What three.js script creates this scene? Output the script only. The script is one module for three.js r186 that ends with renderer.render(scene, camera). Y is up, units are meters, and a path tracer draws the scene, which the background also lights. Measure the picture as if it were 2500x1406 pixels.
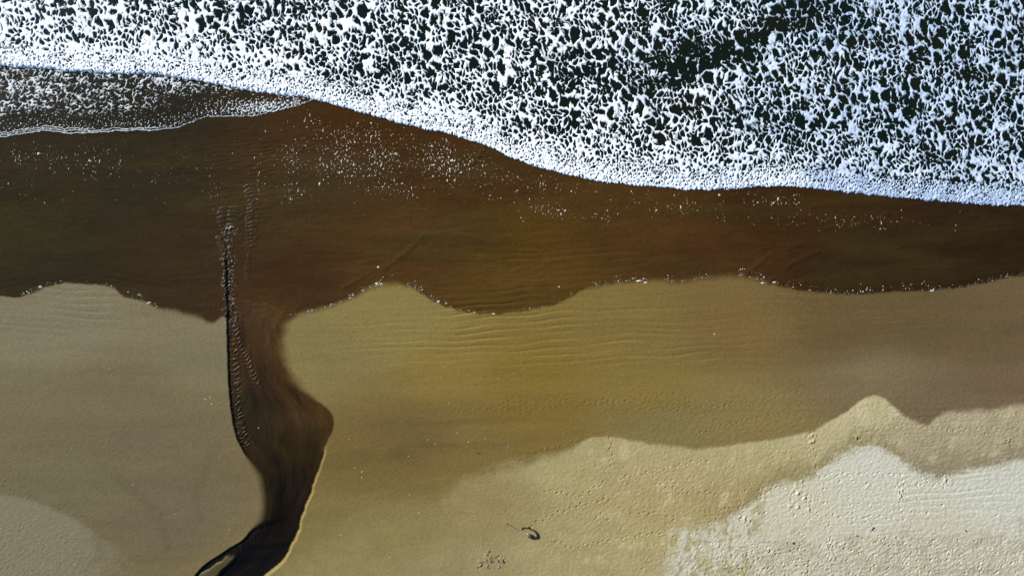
import * as THREE from 'three';
import { Sky } from 'three/addons/objects/Sky.js';
import { mergeGeometries } from 'three/addons/utils/BufferGeometryUtils.js';

// ------------------------------------------------------------------ camera, sky, sun, exposure
const scene = new THREE.Scene();
const HEIGHT = 70;                                              // a drone hanging 70 m above the beach, looking straight down
const camera = new THREE.PerspectiveCamera(2 * Math.atan(28.12 / HEIGHT) * 180 / Math.PI, 2500 / 1406, 1, 6000);
camera.position.set(0, HEIGHT, 0);
camera.up.set(0, 0, -1);                                        // sea to the north, at the top of the picture
camera.lookAt(0, 0, 0);
scene.add(camera);

const SUN = new THREE.Vector3(-0.85, 0, -0.53).normalize().multiplyScalar(Math.cos(0.50)).setY(Math.sin(0.50));
const sky = new Sky();
sky.scale.setScalar(5000);
sky.name = 'sky';
sky.userData.kind = 'structure';
sky.material.uniforms.sunPosition.value.copy(SUN);
sky.material.uniforms.turbidity.value = 2.5;
sky.material.uniforms.rayleigh.value = 1.6;
sky.material.uniforms.mieCoefficient.value = 0.004;
sky.material.uniforms.cloudCoverage.value = 0;
scene.add(sky);
scene.environmentIntensity = 0.16;
const sun = new THREE.DirectionalLight(new THREE.Color(1, 0.95, 0.86), 4.9);
sun.position.copy(SUN).multiplyScalar(160);
sun.castShadow = true;
sun.shadow.mapSize.set(4096, 4096);
Object.assign(sun.shadow.camera, { left: -70, right: 70, top: 60, bottom: -60, near: 1, far: 400 });
scene.add(sun, sun.target);
const renderer = new THREE.WebGLRenderer({ antialias: true });
renderer.toneMapping = THREE.LinearToneMapping;
renderer.toneMappingExposure = 1.45;
renderer.shadowMap.enabled = true;

// ------------------------------------------------------------------ noise
const { floor, sin, cos, exp, abs, min, max, sqrt, PI, hypot } = Math;
const clamp = (v, a = 0, b = 1) => (v < a ? a : v > b ? b : v);
const smooth = (a, b, v) => { const t = clamp((v - a) / (b - a)); return t * t * (3 - 2 * t); };
const lerp = (a, b, t) => a + (b - a) * t;
function hash(i, j) {
  let h = Math.imul(i, 374761393) + Math.imul(j, 668265263) | 0;
  h = Math.imul(h ^ (h >>> 13), 1274126177);
  h = Math.imul(h ^ (h >>> 16), 2246822519);
  return (h ^ (h >>> 15)) >>> 0;
}
const GX = new Float64Array(256), GY = new Float64Array(256);
for (let k = 0; k < 256; k++) { GX[k] = cos(k / 128 * PI); GY[k] = sin(k / 128 * PI); }
function gn(x, y) {                                             // gradient noise, about -1 .. 1
  const i = floor(x), j = floor(y), u = x - i, v = y - j;
  const a = hash(i, j) & 255, b = hash(i + 1, j) & 255, c = hash(i, j + 1) & 255, d = hash(i + 1, j + 1) & 255;
  const su = u * u * u * (u * (u * 6 - 15) + 10), sv = v * v * v * (v * (v * 6 - 15) + 10);
  const p = lerp(GX[a] * u + GY[a] * v, GX[b] * (u - 1) + GY[b] * v, su), q = lerp(GX[c] * u + GY[c] * (v - 1), GX[d] * (u - 1) + GY[d] * (v - 1), su);
  return lerp(p, q, sv) * 1.5;
}
function fbm(x, y, n) { let s = 0, a = 0.55; for (let k = 0; k < n; k++) { s += a * gn(x, y); x = x * 2.03 + 17.3; y = y * 2.03 - 9.1; a *= 0.5; } return s; }
let F1 = 0;
function edge(x, y) {                                           // Worley: second nearest minus nearest, 0 on the lines between cells
  const i = floor(x), j = floor(y); let f1 = 9, f2 = 9;
  for (let b = -1; b < 2; b++) for (let a = -1; a < 2; a++) {
    const h = hash(i + a, j + b), dx = i + a + (h & 1023) / 1024 - x, dy = j + b + ((h >>> 10) & 1023) / 1024 - y, d = dx * dx + dy * dy;
    if (d < f1) { f2 = f1; f1 = d; } else if (d < f2) f2 = d;
  }
  F1 = sqrt(f1);
  return sqrt(f2) - F1;
}
let seed = 12345;
const rnd = () => { seed = (seed + 0x6d2b79f5) | 0; let t = Math.imul(seed ^ (seed >>> 15), 1 | seed); t = (t + Math.imul(t ^ (t >>> 7), 61 | t)) ^ t; return ((t ^ (t >>> 14)) >>> 0) / 4294967296; };
const rr = (a, b) => a + (b - a) * rnd();

// ------------------------------------------------------------------ survey of the beach: 25 survey units to the metre, origin 1250, 703
const U = 25, mx = (px) => (px - 1250) / U, mz = (py) => (py - 703) / U, ux = (x) => x * U + 1250, uy = (z) => z * U + 703;
function curve(pts) {                                           // smooth single-valued line through points [t, value]
  const n = pts.length, T = pts.map((p) => p[0]), V = pts.map((p) => p[1]);
  const S = V.map((_, i) => { const a = max(0, i - 1), b = min(n - 1, i + 1); return (V[b] - V[a]) / (T[b] - T[a]); });
  return (t) => {
    if (t <= T[0]) return V[0] + S[0] * 0.6 * (t - T[0]);
    if (t >= T[n - 1]) return V[n - 1] + S[n - 1] * 0.6 * (t - T[n - 1]);
    let lo = 0, hi = n - 1;
    while (hi - lo > 1) { const m = (lo + hi) >> 1; if (T[m] <= t) lo = m; else hi = m; }
    const h = T[hi] - T[lo], s = (t - T[lo]) / h, s2 = s * s, s3 = s2 * s;
    return (2 * s3 - 3 * s2 + 1) * V[lo] + (s3 - 2 * s2 + s) * h * S[lo] + (3 * s2 - 2 * s3) * V[hi] + (s3 - s2) * h * S[hi];
  };
}
const frontA = curve([[-60, 160], [0, 163], [100, 169], [200, 178], [300, 182], [390, 184], [450, 195], [520, 207], [600, 222], [700, 235], [760, 243], [830, 262], [900, 282], [960, 298], [1030, 315], [1100, 330], [1150, 345], [1200, 362], [1240, 382], [1300, 405], [1370, 424], [1400, 431], [1480, 447], [1560, 455], [1640, 461], [1700, 466], [1750, 465], [1800, 463], [1850, 458], [1920, 457], [2000, 463], [2100, 475], [2200, 484], [2300, 493], [2400, 502], [2500, 504], [2560, 505]]);
const frontB = curve([[-60, 345], [0, 336], [60, 326], [120, 320], [180, 327], [260, 322], [320, 319], [400, 316], [440, 310], [470, 298], [510, 285], [560, 286], [620, 283], [660, 275], [720, 258], [770, 240], [830, 200], [900, 150]]);
const wetC = curve([[-40, 722], [0, 722], [50, 726], [73, 717], [117, 700], [160, 691], [200, 694], [277, 704], [300, 724], [351, 737], [394, 754], [435, 762], [485, 776], [518, 788], [545, 775], [600, 800], [700, 785], [730, 768], [800, 750], [860, 727], [900, 705], [940, 696], [960, 694], [1000, 702], [1040, 725], [1080, 745], [1130, 760], [1200, 767], [1260, 762], [1320, 752], [1350, 745], [1390, 728], [1420, 711], [1480, 697], [1530, 690], [1600, 686], [1660, 689], [1720, 680], [1790, 674], [1850, 684], [1900, 699], [1960, 709], [2040, 717], [2100, 718], [2170, 713], [2230, 712], [2290, 708], [2360, 700], [2430, 685], [2500, 672], [2560, 665]]);
const soft = curve([[0, 2], [280, 4], [300, 3], [480, 10], [545, 6], [600, 8], [740, 12], [860, 10], [960, 12], [1030, 4], [1330, 4], [1500, 8], [1720, 14], [1850, 10], [1950, 4], [2500, 5]]);
const leftBank = curve([[480, 543], [600, 547], [700, 549], [770, 551], [850, 553], [930, 556], [980, 560], [1030, 567], [1070, 577], [1100, 592], [1130, 608], [1160, 620], [1190, 628], [1230, 632], [1260, 628], [1290, 613], [1318, 590], [1336, 560], [1350, 540], [1370, 508], [1390, 486], [1406, 474], [1440, 452]]);
const rightBank = curve([[740, 760], [768, 735], [800, 714], [840, 708], [880, 715], [920, 735], [960, 765], [995, 800], [1015, 812], [1030, 818], [1050, 815], [1085, 803], [1125, 790], [1170, 775], [1210, 762], [1255, 744], [1290, 735], [1330, 718], [1365, 699], [1395, 669], [1406, 655], [1440, 615]]);
const tierE = curve([[600, 1440], [700, 1390], [830, 1305], [880, 1277], [960, 1245], [1060, 1225], [1090, 1203], [1115, 1182], [1140, 1166], [1200, 1152], [1240, 1138], [1290, 1128], [1340, 1113], [1395, 1094], [1425, 1077], [1450, 1068], [1490, 1065], [1540, 1075], [1600, 1085], [1660, 1092], [1700, 1095], [1760, 1091], [1800, 1084], [1860, 1076], [1900, 1070], [1950, 1060], [1990, 1048], [2030, 1025], [2070, 1003], [2100, 980], [2120, 969], [2140, 965], [2160, 973], [2180, 990], [2205, 1012], [2230, 1027], [2265, 1037], [2287, 1020], [2305, 1008], [2370, 1003], [2440, 998], [2500, 985], [2560, 975]]);
const softE = curve([[600, 60], [1050, 40], [1120, 24], [1250, 26], [1380, 13], [1450, 4], [1600, 7], [1900, 5], [2130, 4], [2220, 8], [2500, 12]]);
const tierF = curve([[1500, 1330], [1600, 1310], [1640, 1293], [1700, 1287], [1770, 1267], [1800, 1250], [1850, 1210], [1880, 1186], [1950, 1170], [1990, 1155], [2010, 1140], [2035, 1120], [2060, 1105], [2090, 1093], [2120, 1087], [2150, 1090], [2170, 1102], [2200, 1121], [2230, 1143], [2260, 1156], [2290, 1164], [2320, 1156], [2370, 1143], [2420, 1136], [2460, 1126], [2500, 1120], [2560, 1115]]);
const lowerF = curve([[1500, 1300], [1640, 1310], [1760, 1310], [1850, 1300], [1950, 1330], [2050, 1315], [2150, 1298], [2250, 1300], [2330, 1308], [2400, 1298], [2500, 1282]]);
const patchG = curve([[-60, 1190], [0, 1198], [60, 1210], [110, 1228], [160, 1250], [210, 1276], [240, 1302], [300, 1330], [380, 1420], [460, 1500]]);
const ell = (px, py, cx, cy, rx, ry) => { const a = (px - cx) / rx, b = (py - cy) / ry; return exp(-(a * a + b * b) * 1.4); };

// channel of the little stream: depth of its bed below the beach, and how wet it is
function channel(px, py) {
  let depth = 0, wet = 0;
  if (py > 470 && px > 380 && px < 900) {
    const wob = 3 * gn(px * 0.02 + 5, py * 0.05) + 1.2 * gn(px * 0.1, py * 0.18);
    const xl = leftBank(py) + wob * 0.35, xr = rightBank(py) + wob;
    const sl = (leftBank(py + 4) - leftBank(py - 4)) / 8, sr = (rightBank(py + 4) - rightBank(py - 4)) / 8;
    const dl = (px - xl) / hypot(1, sl), dr = (xr - px) / hypot(1, sr);
    const gentle = smooth(1105, 1165, py) * (1 - smooth(1262, 1300, py));           // the point bar, where the left side is a soft beach
    const on = smooth(560, 700, py);
    const wl = lerp(5, 75, gentle), a = smooth(0, wl, dl);
    const cut = smooth(1035, 1110, py), wr = lerp(110, 6, cut), b = smooth(0, wr, dr);
    const full = lerp(0.15, 0.46, smooth(1050, 1230, py));
    depth = lerp(min(full, 0.17), full, smooth(15, 80, dl)) * on * a * b;
    if (py < 800) depth *= lerp(1, 1 - smooth(25, 120, dl) * 0.75, 1 - smooth(740, 800, py));
    wet = smooth(0, lerp(5, 26, gentle), dl + 2) * smooth(0, lerp(lerp(34, 5, smooth(930, 1000, py)), 3, cut), dr + 1 - 8 * cut) * smooth(690, 800, py);
    // the sand bar that splits the lower end of the stream
    const bx = px - lerp(557, 500, smooth(1352, 1412, py)), bar = smooth(1350, 1366, py) * (1 - smooth(6, 14, abs(bx + 3 * gn(px * .05, py * .05) - 8) - (py - 1352) * 0.22));
    depth -= bar * 0.17; wet *= 1 - bar * 0.5;
  }
  return [depth, wet];
}

// swash rills crossing the wet sand, each a low ridge with a shallow trough
const rills = [[[830, 530], [912, 529], [960, 552], [1012, 571], [1060, 571], [1108, 567], [1160, 580], [1215, 596], [1272, 615]], [[1030, 578], [1000, 610], [940, 655], [900, 690]], [[1018, 590], [960, 640], [880, 680], [838, 702]], [[830, 656], [890, 672], [925, 685]],
  [[1820, 670], [1890, 615], [1960, 598], [2040, 570], [2110, 548], [2170, 522]], [[1855, 608], [1930, 600], [2020, 580], [2100, 555]], [[1190, 340], [1170, 380], [1150, 400]], [[1875, 690], [1940, 640], [2000, 615]]];
function rill(px, py) {
  let s = 0;
  for (const r of rills) for (let k = 1; k < r.length; k++) {
    const [x0, y0] = r[k - 1], [x1, y1] = r[k], dx = x1 - x0, dy = y1 - y0;
    if (px < min(x0, x1) - 14 || px > max(x0, x1) + 14 || py < min(y0, y1) - 14 || py > max(y0, y1) + 14) continue;
    const t = clamp(((px - x0) * dx + (py - y0) * dy) / (dx * dx + dy * dy)), ox = px - x0 - t * dx, oy = py - y0 - t * dy, d = hypot(ox, oy) * (oy > 0 ? 1 : -1);
    const w = smooth(-0.2, 0.4, gn(px * 0.015, py * 0.02) + 0.35);
    s = max(s, 0.045 * exp(-d * d / 30) * w);
  }
  return s;
}
const rippleFields = [[1350, 800, 470, 95, 1], [1050, 840, 260, 60, 0.7], [1650, 860, 420, 50, 0.5], [1380, 620, 320, 60, 0.6], [1200, 735, 130, 36, 0.8], [130, 770, 230, 62, 1], [330, 700, 220, 30, 0.4], [2380, 1200, 260, 90, 1.3], [2180, 1215, 160, 55, 1.0], [2330, 1050, 280, 70, 1.0], [2330, 640, 240, 40, 0.4], [2190, 790, 120, 30, 0.5], [1900, 1000, 300, 30, 0.2], [230, 680, 240, 34, 0.35], [1950, 720, 200, 30, 0.4], [2150, 1290, 350, 40, 0.6], [2160, 985, 60, 40, 0.9], [820, 640, 160, 40, 0.3]];
const drift = curve([[0, 0], [300, 26], [500, 45], [800, 52], [1300, 24], [1800, -6], [2100, -10], [2500, -22]]);
function ripples(px, py) {
  let m = 0;
  for (const [cx, cy, rx, ry, s] of rippleFields) m += s * ell(px, py, cx, cy, rx, ry);
  if (m < 0.03) return 0;
  const x = px / U, z = py / U, dry = smooth(900, 980, py) * smooth(1500, 1700, px);
  const ph = (py - drift(px)) / 17 * 2 * PI + lerp(4, 6, dry) * gn(x * 0.08, z * 0.22) + 2.4 * gn(x * 0.22 + 9, z * 0.45);
  const s = sin(ph), ridge = 0.65 * s + 0.35 * sin(2 * ph + 0.9);
  const brk = smooth(-0.3, 0.4, gn(x * 0.16 + 31, z * 0.9) + 0.4 * gn(x * 0.5, z * 1.6));
  return 0.030 * lerp(1, 0.5, dry) * (1 + 0.7 * smooth(30, -10, py - wetC(px))) * min(m, 1.4) * ridge * (0.25 + 0.75 * brk);
}
function sandHeight(x, z) {
  const px = ux(x), py = uy(z);
  let y = clamp(z, -45, 60) * 0.008;
  if (px < -900 || px > 3400 || py < -700 || py > 2100) return y + 0.05 * fbm(x * 0.1, z * 0.1, 2);
  y += 0.018 * fbm(x * 0.22, z * 0.5, 3) + ripples(px, py) + (py < 720 && py > 320 ? rill(px, py) : 0);
  y -= channel(px, py)[0];
  if (py < 800 && py > 150) {                                    // thin backwash combs the soaked sand into fine, patchy wrinkles
    const w = smooth(20, -20, py - wetC(px)), wx = x + 0.5 * gn(x * 0.4, z * 0.6), p = 0.35 + 0.65 * smooth(-0.25, 0.35, fbm(x * 0.09 + 8, z * 0.22, 2));
    y += w * p * (0.021 * gn(wx * 0.7 + z * 0.25, z * 2.7 + 0.6 * gn(x * 0.5, z)) + 0.010 * gn(wx * 1.9, z * 5.2));
  }
  const dry = smooth(-20, 40, py - tierE(px)) * (px > 1000 ? smooth(1000, 1400, px) : 0), low = smooth(-10, 25, py - lowerF(px)) * smooth(1580, 1720, px);
  const mid = smooth(900, 1010, py) * smooth(1300, 1750, px), pit = smooth(0, 120, py - patchG(px)) * smooth(520, 300, px);
  y += (0.006 + 0.007 * mid + 0.006 * dry + 0.011 * low + 0.010 * pit) * gn(x * 2.6, z * 3.6) + (0.002 + 0.005 * mid + 0.006 * dry + 0.012 * low + 0.010 * pit) * gn(x * 5.7 + 3, z * 6.3);
  y += 0.035 * low * gn(x * 0.9, z * 1.5) * (0.4 + 0.6 * smooth(-0.2, 0.3, gn(x * 0.2, z * 0.4)));
  // damp edge of the drier sand stands a few millimetres proud
  y += 0.012 * smooth(-6, 14, py - tierE(px)) * smooth(1380, 1460, px) + 0.012 * smooth(-3, 6, py - tierF(px)) * smooth(1700, 1900, px);
  // rippled run-out of the stream on the wet sand
  if (py < 620 && py > 290) y += 0.032 * max(ell(px, py, 610, 380, 125, 85), 0.9 * ell(px, py, 580, 510, 85, 80)) * sin(py * 0.62 + 2.6 * gn(px * 0.02, py * 0.03) + px * 0.07) * smooth(-0.3, 0.3, gn(px * 0.03, py * 0.09));
  return y;
}

// ------------------------------------------------------------------ colours: dry, damp and soaked sand, partly toned by lens vignette and cast
const K = [1.20, 1.29, 1.46];                                   // how much light this exposure gives back, per channel
const tone = (hex) => { const c = new THREE.Color(hex); return [c.r / K[0], c.g / K[1], c.b / K[2]]; };
const field = (list) => { const p = list.map(([x, y, h]) => [x, y, ...tone(h)]); return (px, py, out) => { let w = 0, r = 0, g = 0, b = 0; for (const q of p) { const dx = (px - q[0]) / 300, dy = (py - q[1]) / 170, d = dx * dx + dy * dy + 0.06, k = 1 / (d * d); w += k; r += k * q[2]; g += k * q[3]; b += k * q[4]; } out[0] = r / w; out[1] = g / w; out[2] = b / w; }; };
const soaked = field([[100, 600, '#2e2818'], [300, 420, '#30281a'], [450, 660, '#36291a'], [800, 420, '#40301b'], [1000, 600, '#4c3519'], [1300, 600, '#503a15'], [1250, 700, '#563f19'], [1550, 560, '#4a3315'], [1750, 620, '#452d15'], [2100, 640, '#312110'], [2400, 600, '#2c1f10'], [1200, 400, '#432c14'], [1900, 520, '#3a260f'], [650, 700, '#3d2a16'], [900, 330, '#40280f'], [300, 260, '#2a2417']]);  // wet tone, with lens vignette painted in as darker left and right ends
const damp = field([[150, 800, '#7d735c'], [300, 950, '#72674d'], [350, 1080, '#70644d'], [480, 860, '#7a7056'], [430, 1250, '#6d614b'], [200, 1180, '#6f654d'], [800, 860, '#7f7149'], [950, 800, '#857646'], [1100, 900, '#846f3b'], [1300, 900, '#7e6830'], [1500, 800, '#7d693a'], [1300, 1010, '#7a6433'], [1000, 1060, '#6f5c38'], [900, 1130, '#726038'], [1150, 1100, '#7a673c'], [900, 1280, '#7d6f45'], [1600, 960, '#806c3a'], [1800, 800, '#755f39'], [2050, 800, '#655334'], [2250, 800, '#625236'], [2450, 850, '#63533a'], [2150, 920, '#77694d'], [1800, 1020, '#837147'], [2300, 960, '#716049'], [2480, 930, '#6f5d48'], [1650, 1040, '#7d7049'], [700, 1390, '#7d6f45']]);
const light = field([[1200, 1230, '#93855a'], [1400, 1150, '#a79a6e'], [1400, 1350, '#a2966c'], [1100, 1370, '#978b64'], [1000, 1300, '#8c7f53'], [1650, 1140, '#ad9f76'], [1850, 1110, '#b0a479'], [2100, 1020, '#bdb38b'], [2000, 1090, '#b6ab84'], [1800, 1210, '#a39468'], [1600, 1230, '#a99a6d'], [2250, 1100, '#a1967a'], [2300, 1145, '#92866a'], [2420, 1040, '#a89d80'], [2450, 1110, '#9c9278'], [1950, 1150, '#9c9065'], [2150, 1055, '#aa9f7e'], [1550, 1330, '#aa9d70'], [2450, 1390, '#b8b3a0'], [2000, 1380, '#bab59f'], [1700, 1390, '#a89d78'], [2250, 1330, '#b8b29d']]);
const white = field([[2150, 1150, '#c8c7b7'], [2150, 1230, '#c7c5b4'], [2400, 1220, '#c7c7b9'], [1950, 1240, '#c7c2aa'], [1700, 1320, '#c3bfab'], [2300, 1280, '#c4bfa9'], [2000, 1390, '#c3beaa']]);
const bed = field([[640, 820, '#3e2b17'], [650, 900, '#3b2a16'], [760, 1000, '#47321a'], [620, 1000, '#2c2414'], [680, 1080, '#2d220f'], [700, 1200, '#241c0e'], [780, 1080, '#33260f'], [650, 1200, '#2a2211'], [690, 1330, '#191409'], [600, 1380, '#161208'], [740, 1250, '#1c1509'], [730, 900, '#4e3719'], [725, 820, '#56401f']]);
const A3 = [0, 0, 0], B3 = [0, 0, 0];
const mix3 = (a, b, t) => { a[0] += (b[0] - a[0]) * t; a[1] += (b[1] - a[1]) * t; a[2] += (b[2] - a[2]) * t; };
const mul3 = (a, t) => { a[0] *= t; a[1] *= t; a[2] *= t; };
const streaksDown = [[[240, 1130], [300, 1180], [372, 1243], [398, 1290]], [[262, 1130], [320, 1190], [380, 1240]], [[535, 1085], [505, 1130], [482, 1230], [490, 1270]], [[515, 1110], [490, 1170], [470, 1230]], [[395, 1250], [402, 1290], [410, 1340]]];
function streakMark(px, py) {
  let s = 0;
  for (const r of streaksDown) for (let k = 1; k < r.length; k++) {
    const [x0, y0] = r[k - 1], [x1, y1] = r[k], dx = x1 - x0, dy = y1 - y0;
    if (px < min(x0, x1) - 30 || px > max(x0, x1) + 30 || py < y0 - 30 || py > y1 + 30) continue;
    const t = clamp(((px - x0) * dx + (py - y0) * dy) / (dx * dx + dy * dy)), d = hypot(px - x0 - t * dx, py - y0 - t * dy);
    s = max(s, exp(-d * d / 90));
  }
  return s;
}
// bands where the sand drains slower or faster [cx, cy, rx, ry, darker, lean]
const moist = [[1060, 1032, 230, 14, 0.16, 0.05], [960, 1105, 210, 24, 0.16, 0.12], [1300, 1118, 160, 10, 0.13, 0.16], [1180, 1085, 260, 12, 0.10, 0.1], [250, 912, 330, 16, 0.10, 0.0], [330, 1050, 260, 26, 0.08, 0.0], [1030, 1180, 160, 6, -0.10, 0.2], [960, 1235, 190, 5, -0.12, 0.3], [1230, 1165, 110, 5, -0.12, 0.16], [2380, 945, 150, 18, 0.10, -0.05], [2080, 905, 130, 16, -0.08, 0.1], [1500, 1045, 180, 14, 0.08, 0.1], [2290, 1015, 40, 14, 0.08, 0], [450, 1340, 90, 40, 0.07, 0], [120, 870, 160, 20, -0.06, 0], [760, 900, 60, 60, -0.06, 0], [1900, 760, 300, 14, 0.07, 0], [1750, 900, 260, 12, 0.06, 0.05], [2290, 1130, 90, 20, 0.08, 0]];
function sandColor(x, z, out) {
  const px = ux(x), py = uy(z), cx = clamp(px, -40, 2540), cy = clamp(py, 240, 1440);
  const rag = 5 * gn(px * 0.035, py * 0.05) + 3 * gn(px * 0.11, py * 0.13);
  damp(cx, cy, out);
  out[0] *= 1.02; out[1] *= 1.04; out[2] *= 1.02;
  mul3(out, 1 + 0.10 * fbm(x * 0.05 + 3, z * 0.55, 3) + 0.05 * fbm(x * 0.25, z * 1.2 + 40, 3));
  for (const [cx0, cy0, rx, ry, k, lean] of moist) { const e0 = ell(px + 60 * gn(px * 0.006, py * 0.02), py + (px - cx0) * lean + 9 * gn(px * 0.008 + 3, py * 0.03), cx0, cy0, rx, ry); if (e0 > 0.02) mul3(out, 1 - k * e0 * (0.75 + 0.5 * gn(px * 0.02, py * 0.12))); }
  if (px < 640 && py > 1060) mul3(out, 1 - 0.13 * streakMark(px, py) * (0.6 + 0.4 * gn(px * 0.05, py * 0.05)));
  // paler drained patch inland on the left, with its own outline
  if (px < 480) { const g = smooth(-3, 14, py - patchG(px) + rag * 0.8) * smooth(360, 150, px + rag * 9); mix3(out, tone2('#857c66'), g * 0.8); }
  // drier sand
  const e = smooth(-softE(cx), softE(cx), py - tierE(cx) + rag * lerp(0.5, 2.2, smooth(4, 30, softE(cx))));
  if (e > 0) {
    light(cx, cy, A3);
    const hair = fbm(px * 0.055 + (py - 1150) * 0.02, py * 0.012, 3), blot = fbm(x * 0.5 + 12, z * 0.7, 4);
    mul3(A3, 1 + 0.10 * fbm(x * 0.35, z * 0.6, 4) + 0.13 * hair * smooth(1500, 1750, px) + 0.08 * blot);
    mix3(A3, tone2('#c0b793'), 0.55 * smooth(0.12, 0.5, blot + 0.5 * hair + 0.25 * ell(px, py, 2080, 1010, 110, 45) - 0.1) * smooth(1250, 1500, px));
    // a damp, streaky fringe is left just seaward of the bone-dry sand
    const gapF = tierF(cx) - py, fringe = smooth(46, 4, gapF + 22 * hair + 10 * blot + rag) * smooth(1700, 1850, px);
    mix3(A3, tone2(px > 2200 ? '#8d8268' : '#8e825c'), 0.75 * fringe * (gapF > -12 ? 1 : 0));
    mix3(out, A3, e * lerp(0.75, 1, smooth(1000, 1300, px)));
    const w0 = smooth(-10, 14, py - tierF(cx) + rag * 1.6 + 7 * gn(px * 0.2, py * 0.2) + 8 * gn(px * 0.45, py * 0.45));
    if (w0 > 0 && px > 1480) {
      white(cx, cy, B3);
      const below = py - lowerF(cx);
      // wind-blown white sand lies in tongues over the damp tan sand below
      const tongue = fbm((px + (py - 1300) * 0.25) * 0.028, py * 0.011, 3) * 1.5 + 0.5 * gn(px * 0.09, py * 0.07);
      const left = smooth(1950, 1800, px);
      const keep = lerp(1 - smooth(-25, 40, below + 60 * gn(px * 0.012, py * 0.02) + 30 * gn(px * 0.04, py * 0.06) + rag * 2), smooth(-0.25, 0.35, tongue + 0.28 - smooth(-20, 110, below) * 0.25), left);
      const dust = smooth(-0.2, 0.45, fbm(px * 0.03 + 7, py * 0.05, 4) + 0.25 * gn(px * 0.12, py * 0.14)) * 0.9;
      mix3(out, B3, w0 * smooth(1590, 1665, px + rag * 4) * max(keep, dust));
    }
  }
  // soaked sand seaward of the last run-up
  const s = soft(clamp(px, 0, 2500)), wob = 2.5 * gn(px * 0.05, 3.3) + 1.5 * gn(px * 0.16, 8.1);
  const wet = 1 - smooth(-s, s, py - wetC(cx) + wob), [, str] = channel(px, py);
  if (wet > 0) {
    soaked(cx, cy, A3);
    mix3(A3, tone2('#3d3519'), 0.45 * smooth(-0.15, 0.5, fbm(x * 0.07 + 20, z * 0.3, 3)));
    mul3(A3, 1 + 0.26 * fbm(x * 0.09, z * 0.6, 4) + 0.16 * fbm(x * 0.5, z * 1.6 + 4, 3));
    mix3(out, A3, wet);
  }
  if (str > 0) {
    bed(px, py, B3);
    const xl = leftBank(py), u = (px - xl) / max(40, rightBank(py) - xl), flow = fbm(u * 7 + 0.5 * gn(px * 0.02, py * 0.02), py * 0.007, 4), thin = fbm(u * 26, py * 0.016 + 5, 2);
    mul3(B3, 1 + 0.8 * flow + 0.35 * thin + 0.08 * gn(px * 0.3, py * 0.2));
    mix3(out, B3, str);
  }
  const speck = hash(floor(x * 23) + 7, floor(z * 23)) & 1023;
  if (speck < 14) mul3(out, 0.72); else if (speck > 1013) mul3(out, 1.22);
  mul3(out, 1 + 0.07 * gn(x * 4.1, z * 4.7) + 0.05 * fbm(x * 1.1, z * 1.4, 2) + 0.08 * ((hash(floor(x * 40), floor(z * 40)) & 255) / 128 - 1));
}
const tones = new Map();
const tone2 = (h) => { if (!tones.has(h)) tones.set(h, tone(h)); return tones.get(h); };

// ------------------------------------------------------------------ mesh helpers
const segs = (list) => { const o = []; for (const [a, b, s] of list) { const n = max(1, Math.round((b - a) / s)); for (let i = 0; i < n; i++) o.push(a + (b - a) * i / n); } o.push(list[list.length - 1][1]); return o; };
function addMesh(name, geometry, material, kind, parent = scene) {
  const m = new THREE.Mesh(geometry, material);
  m.name = name; m.castShadow = m.receiveShadow = true;
  if (kind) m.userData.kind = kind;
  parent.add(m);
  return m;
}
function sheet(nx, nz, point, keep) {                           // grid of nx * nz points; point(i, j) -> [x, y, z, r, g, b]
  const P = new Float32Array(nx * nz * 3), C = new Float32Array(nx * nz * 3), F = keep && new Float32Array(nx * nz);
  const o = [0, 0, 0, 0, 0, 0, 0];
  for (let j = 0, k = 0; j < nz; j++) for (let i = 0; i < nx; i++, k++) { point(i, j, o); P.set([o[0], o[1], o[2]], k * 3); C.set([o[3], o[4], o[5]], k * 3); if (keep) F[k] = o[6]; }
  const idx = [];
  const I = new Uint32Array((nx - 1) * (nz - 1) * 6); let n = 0;
  for (let j = 0; j < nz - 1; j++) for (let i = 0; i < nx - 1; i++) {
    const a = j * nx + i, b = a + 1, c = a + nx, d = c + 1;
    if (keep && F[a] <= 0 && F[b] <= 0 && F[c] <= 0 && F[d] <= 0) continue;
    I.set([a, c, b, b, c, d], n); n += 6;
  }
  const g = new THREE.BufferGeometry();
  g.setAttribute('position', new THREE.BufferAttribute(P, 3));
  g.setAttribute('color', new THREE.BufferAttribute(C, 3));
  g.setIndex(new THREE.BufferAttribute(I.slice(0, n), 1));
  return g;
}
function compact(g) {                                           // drop the points no face uses, after the normals are made
  const used = new Int32Array(g.attributes.position.count).fill(-1), I = g.index.array; let n = 0;
  for (let k = 0; k < I.length; k++) if (used[I[k]] < 0) used[I[k]] = n++;
  const out = new THREE.BufferGeometry();
  for (const name of Object.keys(g.attributes)) {
    const s = g.attributes[name], a = new Float32Array(n * 3);
    for (let k = 0; k < used.length; k++) if (used[k] >= 0) for (let c = 0; c < 3; c++) a[used[k] * 3 + c] = s.array[k * 3 + c];
    out.setAttribute(name, new THREE.BufferAttribute(a, 3));
  }
  out.setIndex(new THREE.BufferAttribute(I.map((v) => used[v]), 1));
  return out;
}

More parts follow.
